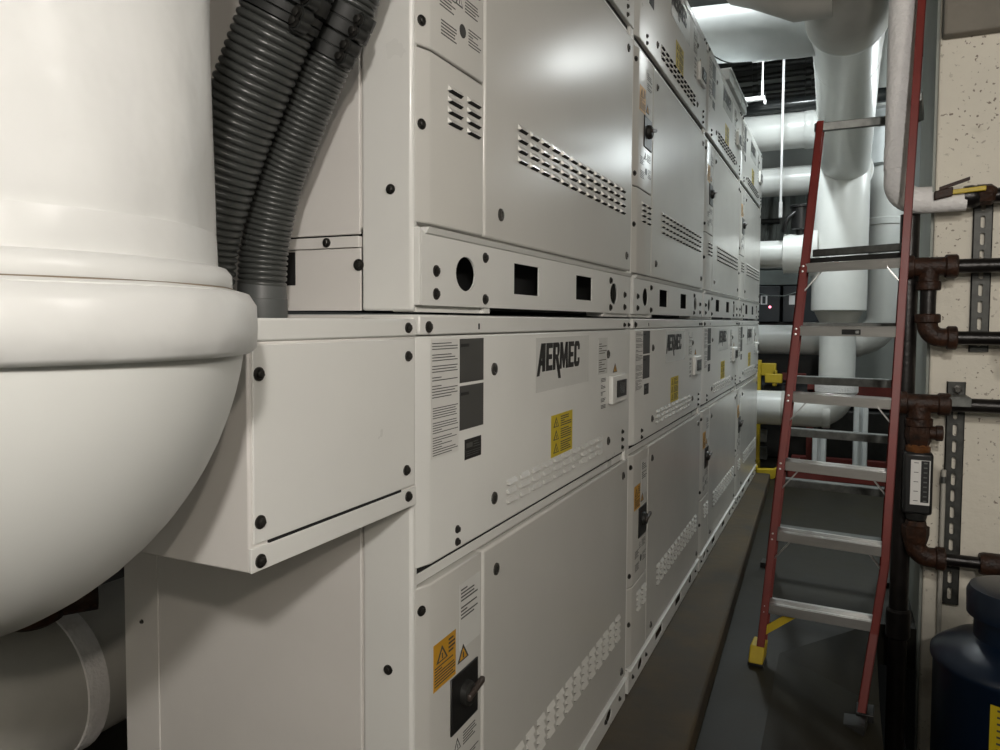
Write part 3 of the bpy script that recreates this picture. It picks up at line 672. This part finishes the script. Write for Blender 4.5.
# yellow stacker
ys=thing('yellow_hoist','yellow steel hoist frame standing behind the last module','hoist',(-.70,7.9,0))
p0=U(759,380,y=7.9); zt2=U(758,360,y=7.9).z
MB().box(p0.x-.07,p0.x+.02,7.86,7.94,0,zt2).build('mast',YELP,ys,bevel=.006)
q1=U(779,381,y=7.88)
b=MB(); b.box(p0.x+.02,p0.x+.16,7.85,7.95,q1.z+.05,zt2-.03); b.box(p0.x+.13,p0.x+.17,7.85,7.95,q1.z-.05,zt2-.10); b.build('carriage',YELP,ys,bevel=.008)
MB().box(p0.x+.06,q1.x+.03,7.84,7.94,q1.z-.02,q1.z+.07).build('bracket',YELP,ys,bevel=.008)
MB().box(p0.x+.04,q1.x+.06,7.88,8.02,q1.z-.40,q1.z-.04).build('counterweight',DARK,ys,bevel=.03)
MB().box(p0.x-.07,p0.x+.03,7.28,7.88,.0,.07).build('outrigger',YELP,ys,bevel=.006)
MB().poly([(p0.x+.05,7.30,.0),(p0.x+.20,7.30,.0),(p0.x+.36,7.30,.15),(p0.x+.33,7.30,.19),(p0.x+.20,7.30,.09),(p0.x+.05,7.30,.08)],(0,1,0),.08).build('pedal_arm',YELP,ys,bevel=.004)
MB().box(p0.x-.07,p0.x+.06,7.285,7.37,.07,.11).build('foot',YELP,ys,bevel=.006)
rb2=U(790,376,y=8.0); MB().box(q1.x+.02,U(806,376,y=8.0).x,7.96,8.02,rb2.z-.04,rb2.z+.03).build('red_arm',REDS,ys)

# ------------------------------------------------------------------ step ladder
la=thing('step_ladder','red fibreglass step ladder with aluminium treads and a yellow foot, in the aisle','ladder',(-.1,3.4,0))
def along(pts, z):
    for a,c in zip(pts,pts[1:]):
        if (a.z-z)*(c.z-z)<=1e-9 and abs(a.z-c.z)>1e-6: return a.lerp(c,(z-a.z)/(c.z-a.z))
    return pts[-1]
FLp=U(757,662,z=0); TL=U(818,124,Z=3.58); Lr=[FLp,TL]
FR=U(865,716,Z=2.985); Rr=[FR,U(878,631,Z=3.03),U(888.5,565,Z=3.04),U(929,-55,Z=3.20)]
sdir=(Rr[1]-along(Lr,Rr[1].z)); sdir.z=0; sdir.normalize(); pdir=V((-sdir.y,sdir.x,0))
if pdir.y<0: pdir=-pdir
def rail(pts, name='rail', inward=1, w=.026, dpt=.045, m=RED, parent=la):
    """C channel"""
    b=MB()
    for a,c in zip(pts,pts[1:]):
        ax=(c-a).normalized(); e=ax*.004
        b.beam(a-e,c+e,sdir,pdir,.003,dpt)
        for s in (-1,1): b.beam(a-e+pdir*s*(dpt-.003)+sdir*inward*w*.5,c+e+pdir*s*(dpt-.003)+sdir*inward*w*.5,sdir,pdir,w*.5+.003,.003)
    return b.build(name,m,parent,bevel=.0015)
lr=rail([Lr[0]+V((0,0,.02)),Lr[1]],inward=1); rr=rail([Rr[0]+V((0,0,.02))]+Rr[1:],inward=-1)
# shoe
k=(Lr[1]-Lr[0]).normalized()
b=MB(); b.beam(Lr[0]+V((0,0,.012)),Lr[0]+k*.085,sdir,pdir,.030,.052); b.build('foot',YELP,la,bevel=.006)
b=MB(); b.beam(Lr[0],Lr[0]+V((0,0,.014)),sdir,pdir,.032,.050); b.build('rubber_pad',SWITCH,la,bevel=.003)
b=MB(); b.beam(Rr[0],Rr[0]+V((0,0,.03)),sdir,pdir,.032,.050); b.build('rubber_pad',SWITCH,la,bevel=.003)
ZS=[.25,.548,.845,1.14,1.437,1.725]
for i,z in enumerate(ZS):
    a,c=along(Lr,z)+sdir*.012,along(Rr,z)-sdir*.004
    if i==0: a=a; c=c
    ax=(c-a).normalized(); up=V((0,0,1)); b=MB()
    b.beam(a-pdir*.040-up*.017,c-pdir*.040-up*.017,pdir,up,.003,.020)       # front face
    b.beam(a+up*.002+pdir*.004,c+up*.002+pdir*.004,pdir,up,.040,.003)          # tread
    b.beam(a+pdir*.042-up*.012,c+pdir*.042-up*.012,pdir,up,.003,.014)
    for s in (-.018,-.006,.006,.018): b.beam(a+up*.006+pdir*s,c+up*.006+pdir*s,pdir,up,.002,.0015)
    st=b.build('step' if i<5 else 'platform',ALU,la,bevel=.001)
    for P0,s in ((a,1),(c,-1)):                                               # gusset braces
        if i in (1,2,3,5):
            b=MB(); b.beam(P0-up*.12+sdir*s*.004-pdir*.02,P0-up*.030+sdir*s*.075-pdir*.02,pdir,up,.010,.004); b.build('brace',ALU,st)
    for s in (-.012,.012):
        q=along(Lr,z+s-.02)-pdir*.0455+sdir*.010; MB().rev(q,-pdir,[(0,.006),(.003,.005),(.004,.002)],12).build('rivet',ALU,lr)
# platform hoop and deck
a,c=along(Lr,1.745),along(Rr,1.745)
b=MB(); up=V((0,0,1))
b.beam(a+pdir*.17+up*.004+sdir*.02,c+pdir*.17+up*.004,pdir,up,.12,.012); b.build('platform_deck',STEELD,la,bevel=.002)
b=MB(); b.beam(a+pdir*.05+up*.038+sdir*.04,c+pdir*.05+up*.038,pdir,up,.02,.016); b.build('toe_board',GALV,la,bevel=.003)
# top guard bar reaching behind the white riser
tl=Lr[1]+V((0,0,-.018)); e1=U(921,117,Z=3.47)
b=MB(); b.beam(tl-sdir*.015,e1,pdir,up,.014,.020); b.build('guard_bar',GALV,la,bevel=.003)
b=MB(); rtop=along(Rr,e1.z); b.beam(e1,rtop,sdir,up,.012,.018); b.build('guard_bracket',GALV,la,bevel=.003)
# label on the fifth step
a,c=along(Lr,1.437),along(Rr,1.437); m1=a.lerp(c,.46)-pdir*.044+V((0,0,-.018)); m2=a.lerp(c,.63)-pdir*.044+V((0,0,-.018))
b=MB(); b.beam(m1,m2,pdir,up,.0008,.011); b.beam(m2-sdir*.020-pdir*.001,m2-sdir*.005-pdir*.001,pdir,up,.0004,.006,1); b.build('maker_label',[BLACK,GALV],la)
# yellow corner brace at the bottom
q=along(Lr,.13); b=MB(); z1s=along(Lr,.235)
b.beam(q+sdir*.02+pdir*.01,along(Lr,.225).lerp(along(Rr,.225),.33)+pdir*.03,pdir,up,.004,.020); b.build('foot_brace',YELP,la)
# rear section
BL,BR=U(767,566,z=0),U(884,585,z=0)
TLb,TRb=U(800.5,268,Z=3.80),U(906,268,Z=3.55)
Lb,Rb=[BL,TLb],[BR,TRb]
rail([BL+V((0,0,.02)),TLb],'rear_rail',1); rail([BR+V((0,0,.02)),TRb],'rear_rail',-1)
for i,z in enumerate((.275,.575,.875,1.17,1.455)):
    a,c=along(Lb,z),along(Rb,z); b=MB(); b.beam(a,c,pdir,up,.030,.004); b.beam(a-pdir*.03-up*.018,c-pdir*.03-up*.018,pdir,up,.003,.019); b.build('rear_bar',GALV,la,bevel=.001)
for q in (BL,BR): b=MB(); b.beam(q,q+V((0,0,.03)),sdir,pdir,.032,.046); b.build('rubber_pad',SWITCH,la)
for a0,c0 in ((along(Lr,1.0),along(Lb,1.0)),(along(Rr,1.0),along(Rb,1.0))): b=MB(); b.beam(a0,c0,sdir,up,.003,.010); b.build('spreader',ALU,la)

# ------------------------------------------------------------------ piping on the pilaster
YP=3.80
def uy(px,py): return U(px,py,y=YP)
# white wrapped riser with elbow and lever valve
wr=thing('wrapped_pipe','white canvas-wrapped pipe coming down and elbowing right to a yellow lever valve','pipe',uy(900,212))
xr=uy(900,120).x; ze=uy(930,200).z; r=.0565; xe=uy(966,200).x
pth=[V((xr,YP,4.35)),V((xr,YP,ze+.09))]+arc((xr+.085,YP,ze+.085),(-1,0,0),(0,0,-1),.085,12)+[V((xr+.13,YP,ze))]
MB().tube(pth,r*1.03,40).build('riser',FABRIC,wr,smooth=60)
b=MB(); b.rev((xr,YP,ze+.14),(0,0,1),[(0,r*1.03),(.002,r*1.07),(.10,r*1.07),(.102,r*1.03)],36); b.build('wrap_band',FABRIC,wr)
MB().tube([(xr+.12,YP,ze-.012),(xr+.125,YP,ze-.012),(xe,YP,ze-.012)],[r*.7,r*.80,r*.76],36).build('branch',FABRIC,wr)
b=MB(); b.rev((xe-.01,YP,ze+.005),(1,0,0),[(0,.046),(.03,.05),(.05,.045),(.07,.032),(.42,.03)],20); b.build('iron_stub',IRON,wr)
v=uy(972,194); b=MB(); b.rev((v.x,YP,ze+.01),(1,0,0),[(0,.03),(.02,.045),(.07,.045),(.09,.03)],8); b.build('valve_body',RUST,wr)
a,c=uy(938,195),uy(984,190); a.y=c.y=YP-.05
b=MB(); b.beam(a+V((.04,0,.0)),c,(0,1,0),(0,0,1),.014,.010); b.build('lever',YELP,wr,bevel=.003)
b=MB(); b.beam(a+V((-.02,0,-.012)),a+V((.05,0,.004)),(0,1,0),(0,0,1),.016,.019); b.build('lever_hub',RUST,wr,bevel=.004)
b=MB(); b.beam(a+V((.0,0,.018)),c+V((-.06,0,.045)),(0,1,0),(0,0,1),.010,.007); b.build('stop_plate',RUST,wr)
# tall black pipe
bk=thing('black_pipe','tall black steel pipe standing in the pit beside the red ladder rail','pipe',(uy(905,400).x,YP+.065,-.76))
xk=uy(908,330).x; MB().tube([(xk,YP+.065,-.76),(xk,YP+.065,ze-.052)],.040,28).build('pipe_run',IRON,bk)
zk0,zk1=uy(893,642).z,uy(893,612).z; MB().rev((xk,YP+.065,zk0),(0,0,1),[(0,.044),(.01,.052),(zk1-zk0-.01,.052),(zk1-zk0,.044)],28).build('coupling',IRON,bk)
for pyq in (330,345): pass
# upper iron loop
def collar(b,p,axis,r,w,m=0): b.rev(V(p)-V(axis)*w/2,axis,[(0,r*.9),(w*.12,r),(w*.88,r),(w,r*.9)],24,m)
z1=uy(960,266).z; z2=uy(960,338).z; xv=uy(928,300).x
ip=thing('iron_pipe_loop','black iron pipe loop on the wall with rusty tee and elbow, upper one','pipe',(xv,YP,z2-.04))
MB().tube([(xv,YP,z1),(3.0,YP,z1)],.031,24).build('pipe_run',IRON,ip)
b=MB(); b.tube([(xv-.085,YP,z1),(xv+.075,YP,z1)],.042,24); collar(b,(xv-.075,YP,z1),(1,0,0),.052,.035); collar(b,(xv+.085,YP,z1),(1,0,0),.052,.05); b.tube([(xv,YP,z1),(xv,YP,z1-.085)],.040,24); collar(b,(xv,YP,z1-.085),(0,0,1),.050,.04); b.build('tee',RUST,ip)
MB().tube([(xv,YP,z1-.05),(xv,YP,z2+.07)],.032,24).build('drop_pipe',IRON,ip)
b=MB(); b.tube([V((xv,YP,z2+.09))]+arc((xv+.06,YP,z2+.06),(-1,0,0),(0,0,-1),.06,10)+[V((xv+.10,YP,z2))],.042,24); collar(b,(xv,YP,z2+.085),(0,0,1),.052,.04); collar(b,(xv+.095,YP,z2),(1,0,0),.052,.04); b.build('elbow',RUST,ip)
MB().tube([(xv+.08,YP,z2),(3.0,YP,z2)],.030,24).build('pipe_run',IRON,ip)
# lower line with flow meter
z3=uy(960,405).z; z4=uy(960,561).z; xf=uy(917,480).x
fm=thing('flow_meter_line','rusty iron pipe line on the wall with an upright flow meter','pipe',(xf,YP,z4-.05))
MB().tube([(xf,YP,z3),(3.0,YP,z3)],.031,24).build('pipe_run',IRON,fm)
b=MB(); b.tube([(xf-.07,YP,z3),(xf+.085,YP,z3)],.042,24); collar(b,(xf-.065,YP,z3),(1,0,0),.051,.035); collar(b,(xf+.095,YP,z3),(1,0,0),.050,.05); b.tube([(xf,YP,z3),(xf,YP,z3-.09)],.046,24); collar(b,(xf,YP,z3-.085),(0,0,1),.056,.04); b.build('tee',RUST,fm)
zv=uy(917,432).z
b=MB(); b.rev((xf,YP,zv-.07),(0,0,1),[(0,.038),(.02,.046),(.06,.056),(.10,.05),(.14,.042)],8); b.tube([(xf,YP,zv),(xf+.085,YP,zv)],.030,20); collar(b,(xf+.08,YP,zv),(1,0,0),.035,.03); b.build('valve_body',RUST,fm)
zu=uy(917,446).z
b=MB(); b.rev((xf,YP,zu-.03),(0,0,1),[(0,.045),(.012,.05),(.03,.05),(.034,.042),(.06,.040)],24); b.build('union',BRASS,fm)
zt2,zb2=uy(916,451).z,uy(916,512).z; hw=.058
b=MB(); b.box(xf-hw,xf+hw,YP-.055,YP+.045,zb2,zt2); fb=b.build('flow_meter',SWITCH,fm,bevel=.012)
b=MB(); b.rev((xf,YP-.005,zt2-.06),(0,0,1),[(0,.044),(.05,.044),(.075,.036)],24); b.build('meter_cap',GALV,fb); b=MB(); b.rev((xf,YP-.005,zb2-.03),(0,0,1),[(0,.040),(.03,.046),(.075,.046)],24); b.build('meter_cap',STEELD,fb)
za,zc=uy(916,502).z,uy(916,458).z; xs0=xf-.030; xs1=xf+.046
b=MB(); b.box(xs0,xs1,YP-.0575,YP-.0545,za,zc,0); b.box(xs0+.040,xs1-.004,YP-.0585,YP-.057,za+.012,zc-.002,1)
for k in range(9):
    zz=za+.018+(zc-za-.03)*k/8; b.box(xs0+.050,xs1-.012,YP-.0590,YP-.0580,zz-.003,zz+.003,2); b.box(xs0+.012,xs0+.030,YP-.0582,YP-.0572,zz-.0012,zz+.0012,1) if k%2==0 else None
b.build('scale_plate',[WHITEL,BLACK,GALV],fb,smooth=0)
zu2=uy(915,531).z
b=MB(); b.rev((xf,YP,zu2-.06),(0,0,1),[(0,.044),(.02,.05),(.05,.056),(.085,.056),(.09,.045),(.11,.04)],8); b.build('union',RUST,fm)
b=MB(); b.tube([V((xf,YP,zu2-.02)),V((xf,YP,z4+.07))]+arc((xf+.06,YP,z4+.06),(-1,0,0),(0,0,-1),.06,10)+[V((xf+.11,YP,z4))],.044,24); collar(b,(xf+.10,YP,z4),(1,0,0),.052,.04); b.build('elbow',RUST,fm)
MB().tube([(xf+.09,YP,z4),(3.0,YP,z4)],.027,24).build('pipe_run',IRON,fm)
b=MB(); collar(b,(uy(990,565).x+.03,YP,z4),(1,0,0),.05,.14); b.build('coupling',RUST,fm)
# struts
STRUTM=mat('dull dark strut',(.075,.076,.07),.5,metal=.5,var=.25,scale=25)
def strut(label,px0,px1,pyt,pyb,seed):
    a,c=U(px0,pyt,y=3.87),U(px1,pyt,y=3.87); zb_=U(px0,pyb,y=3.87).z
    xa,xb_=a.x,c.x; w=(xb_-xa)
    t=thing('wall_strut',label,'strut',((xa+xb_)/2,3.87,zb_))
    b=MB(); yb=3.918; yf=YP+.098
    b.box(xa,xa+.004,yf,yb,zb_,a.z); b.box(xb_-.004,xb_,yf,yb,zb_,a.z)
    # slotted face
    hs=[]; n=int((a.z-zb_)/.075)
    for k in range(n):
        zz=zb_+.05+k*.075; hs.append([(xa+w*.5+.009*math.cos(q),zz+(.018 if math.sin(q)>0 else -.018)+.009*math.sin(q)) for q in [2*math.pi*(i+.5)/12 for i in range(12)]])
    b.build('flange',STRUTM,t)
    bm=bmesh.new(); es=[]
    for lp in [[(xa,zb_),(xb_,zb_),(xb_,a.z),(xa,a.z)]]+hs:
        vs=[bm.verts.new((p[0]-t.location.x,yf-t.location.y,p[1]-t.location.z)) for p in lp]
        es+=[bm.edges.new((vs[i],vs[(i+1)%len(vs)])) for i in range(len(vs))]
    bmesh.ops.triangle_fill(bm,use_beauty=True,use_dissolve=False,edges=es)
    me=bpy.data.meshes.new('slotted_face'); bm.to_mesh(me); bm.free(); me.materials.append(STRUTM)
    o=bpy.data.objects.new('slotted_face',me); C.objects.link(o); o.parent=t
    so=o.modifiers.new('s','SOLIDIFY'); so.thickness=.003
    return t,xa,xb_
t,xa,xb_=strut('dark slotted strut behind the upper iron pipes, up to the lever valve',975,995,198,352,1)
t,xa,xb_=strut('long slotted strut below, with a pipe clamp at its top',948,967,382,606,2)
b=MB(); b.box(xa-.006,xb_+.006,YP-.038,YP-.032,z3-.005,z3+.035); b.box(xa-.002,xb_+.002,YP-.038,YP+.10,z3+.030,z3+.038); b.build('pipe_clamp',GALV,t,bevel=.002)
b=MB(); b.rev((xa+.04,YP+.098,U(957,390,y=3.87).z),(0,-1,0),[(0,.020),(.006,.020),(.008,.013),(.02,.012)],6); b.build('clamp_nut',BOLT,t)
# conduit beside the strut
q0,q1=U(944,470,y=3.88),U(942,640,y=3.88)
cd=thing('wall_conduit','thin pale conduit left of the long strut, down to the floor','conduit',(q1.x,3.88,-.76)); MB().tube([(q0.x,3.885,q0.z),(q0.x,3.885,-.76)],.010,14).build('tube',mat('pale conduit',(.45,.43,.38),.6),cd)
b=MB(); b.rev((q0.x,3.885,q0.z-.06),(0,0,1),[(0,.013),(.03,.013)],14); b.build('strap',GALV,cd)

# ------------------------------------------------------------------ blue tank and the floor plate
tc=U(1023,640,Z=2.62); tx,ty=tc.x,tc.y
zs=U(1012,640,Z=2.45).z-.095; zc0=U(1010,622,Z=2.6).z; zc1=U(1010,590,Z=2.6).z
bt=thing('blue_tank','dark blue cylindrical tank with a lidded neck and yellow label, bottom right','tank',(tx,ty,-.76))
b=MB(); b.rev((tx,ty,-.76),(0,0,1),[(0,.25),(.01,.268),(zs+.76-.09,.272),(zs+.76-.075,.282),(zs+.76-.055,.282),(zs+.76-.04,.268),(zs+.76-.01,.225),(zs+.76+.02,.15),(zs+.76+.03,.13)],64); b.build('body',BLUE,bt,smooth=50)
b=MB(); b.rev((tx,ty,zs-.0),(0,0,1),[(0,.150),(zc0-zs+.02,.148)],48); b.build('neck',BLUE,bt)
b=MB(); b.rev((tx,ty,zc0),(0,0,1),[(0,.15),(.005,.172),(zc1-zc0-.03,.174),(zc1-zc0-.008,.164),(zc1-zc0,.13)],48); ld=b.build('lid',BLUE,bt,smooth=50)
b=MB(); b.rev((tx,ty,zc1),(0,0,1),[(0,.03),(.012,.028),(.018,.015)],20); b.build('knob',STEELD,ld)
zl1,zl0=U(990,714,Z=2.4).z,U(990,770,Z=2.4).z
b=MB(); dirs=V((-tx,-ty,0)).normalized(); a0=math.atan2(dirs.y,dirs.x)
n=10; 
for i in range(n):
    aa=[a0-.30+.75*(i+j)/n for j in (0,1)]
    b.add([(tx+math.cos(q)*.2735,ty+math.sin(q)*.2735,zz) for zz in (zl0,zl1) for q in aa],[(0,1,3,2)],0)
for k in range(7):
    zz=zl0+.03+k*.022
    for i in range(1,n-1):
        aa=[a0-.30+.75*(i+j)/n for j in (0,1)]
        b.add([(tx+math.cos(q)*.2742,ty+math.sin(q)*.2742,z_) for z_ in (zz,zz+.007) for q in aa],[(0,1,3,2)],1)
b.build('label',[YEL,INK],bt,smooth=60)
p=U(836,722,Z=2.96); p2=U(866,726,Z=2.90); q=(p2-p); q=V((-q.y,q.x,0)).normalized()
fp=MB(); fp.beam(p,p2,q,(0,0,1),.05,.019); o=fp.build('floor_plate',STEELD,loc=p,bevel=.002); tag(o,'small dark steel block on the floor by the right ladder foot','plate')

# ------------------------------------------------------------------ lights
def fixture(label, loc, L, w, along_x, power, col, lit=True):
    t=thing('ceiling_light',label,'light',loc); x,y_,z_=loc
    hx,hy=(L/2,w/2) if along_x else (w/2,L/2)
    MB().box(x-hx-.02,x+hx+.02,y_-hy-.02,y_+hy+.02,z_+.02,z_+.08).build('housing',FIX,t,bevel=.004)
    MB().box(x-hx,x+hx,y_-hy,y_+hy,z_+.005,z_+.021).build('diffuser',LAMP,t)
    for s in (-1,1): 
        q=(x+s*hx*.7,y_) if along_x else (x,y_+s*hy*.7)
        MB().tube([(q[0],q[1],z_+.08),(q[0],q[1],4.35)],.006,8).build('hanger',FIX,t)
    ld=bpy.data.lights.new('lamp','AREA'); ld.shape='RECTANGLE'; ld.size=2*hx; ld.size_y=2*hy; ld.energy=power; ld.color=col
    lo=bpy.data.objects.new('lamp',ld); C.objects.link(lo); lo.parent=t; lo.location=(0,0,0)
    return t
WARM=(1.,.925,.84); COOL=(.90,1.,.965)
def bulb(label, loc, r, watts, col):
    """hanging caged bulb: the glowing globe is the lamp"""
    t=thing('bulb_lamp',label,'light',loc,None); x,y_,z_=loc
    m=emat('glowing bulb',col,watts/(4*math.pi**2*r*r)); 
    MB().rev((x,y_,z_-r),(0,0,1),[(r-r*math.cos(a),r*math.sin(a)) for a in [math.pi*k/14 for k in range(15)]],24).build('bulb',m,t)
    MB().rev((x,y_,z_+r),(0,0,1),[(0,.022),(.05,.024),(.06,.04),(.12,.04),(.13,.012)],20).build('socket',SWITCH,t)
    MB().tube([(x,y_,z_+r+.12),(x,y_,4.35)],.006,8).build('cord',SWITCH,t)
    return t
NEARC=(1.,.945,.885); COOL=(.90,.985,1.)
bulb('bare bulb lamp hanging just right of the camera',(.46,-.63,2.07),.05,77,NEARC)
bulb('added fill bulb, unseen, out to the right of the camera',(1.05,.45,2.35),.14,25,NEARC)  # fill lamp added to lift the fronts of the near module and box
bulb('bare bulb lamp hanging farther right behind the camera',(2.10,-1.75,2.75),.05,108,(1.,.89,.77))
bulb('added fill bulb hidden behind the pilaster',(1.05,7.7,3.2),.20,26,COOL)  # fill lamp added out of view to brighten the far end
fixture('ceiling light beyond the pilaster, over the far end',(.95,5.9,3.75),1.5,.30,False,23,COOL)
fixture('ceiling light between the far modules and the overhead pipe',(-.50,6.3,4.0),.8,.14,False,60,COOL)
fixture('ceiling light above the upper modules',(-1.0,4.9,4.05),1.0,.16,True,10,COOL)
# floodlight added out of view to brighten the wall piping
fp_=V((.48,.25,2.72)); ft=V((.75,3.9,1.8)); t=thing('fill_spot','floodlight added unseen above the camera to brighten the wall piping','light',fp_)
dv=(ft-fp_).normalized()
MB().rev(fp_-dv*.16,dv,[(0,.03),(.02,.06),(.10,.10),(.13,.11)],24).build('housing',SWITCH,t)
MB().tube([fp_-dv*.10,fp_-dv*.10+V((0,0,1.75))],.012,10).build('drop_rod',STEELD,t)
ld=bpy.data.lights.new('lamp','SPOT'); ld.energy=124; ld.shadow_soft_size=.06; ld.spot_size=math.radians(50); ld.spot_blend=.5; ld.color=(1.,.965,.91)
lo=bpy.data.objects.new('lamp',ld); C.objects.link(lo); lo.parent=t; lo.rotation_euler=dv.to_track_quat('-Z','Y').to_euler()
w=bpy.data.worlds.new('World'); bpy.context.scene.world=w; w.use_nodes=True
w.node_tree.nodes['Background'].inputs['Color'].default_value=(.5,.52,.5,1); w.node_tree.nodes['Background'].inputs['Strength'].default_value=.005

# ------------------------------------------------------------------ camera
cd=bpy.data.cameras.new('Camera'); cam=bpy.data.objects.new('Camera',cd); C.objects.link(cam)
cd.sensor_width=36; cd.lens=_f*36/1000; cd.shift_x=-(_cx-500)/1000; cd.shift_y=(_cy-375)/1000
cd.clip_start=.02; cd.clip_end=60
cam.matrix_world=Matrix.Translation((0,0,H))@Matrix.Rotation(_yaw,4,'Z')@Matrix.Rotation(math.pi/2-_pit,4,'X')@Matrix.Rotation(_rol,4,'Z')
sc=bpy.context.scene; sc.camera=cam
vs=sc.view_settings; vs.view_transform='Standard'; vs.look='None'; vs.exposure=0; vs.gamma=1; vs.use_curve_mapping=False
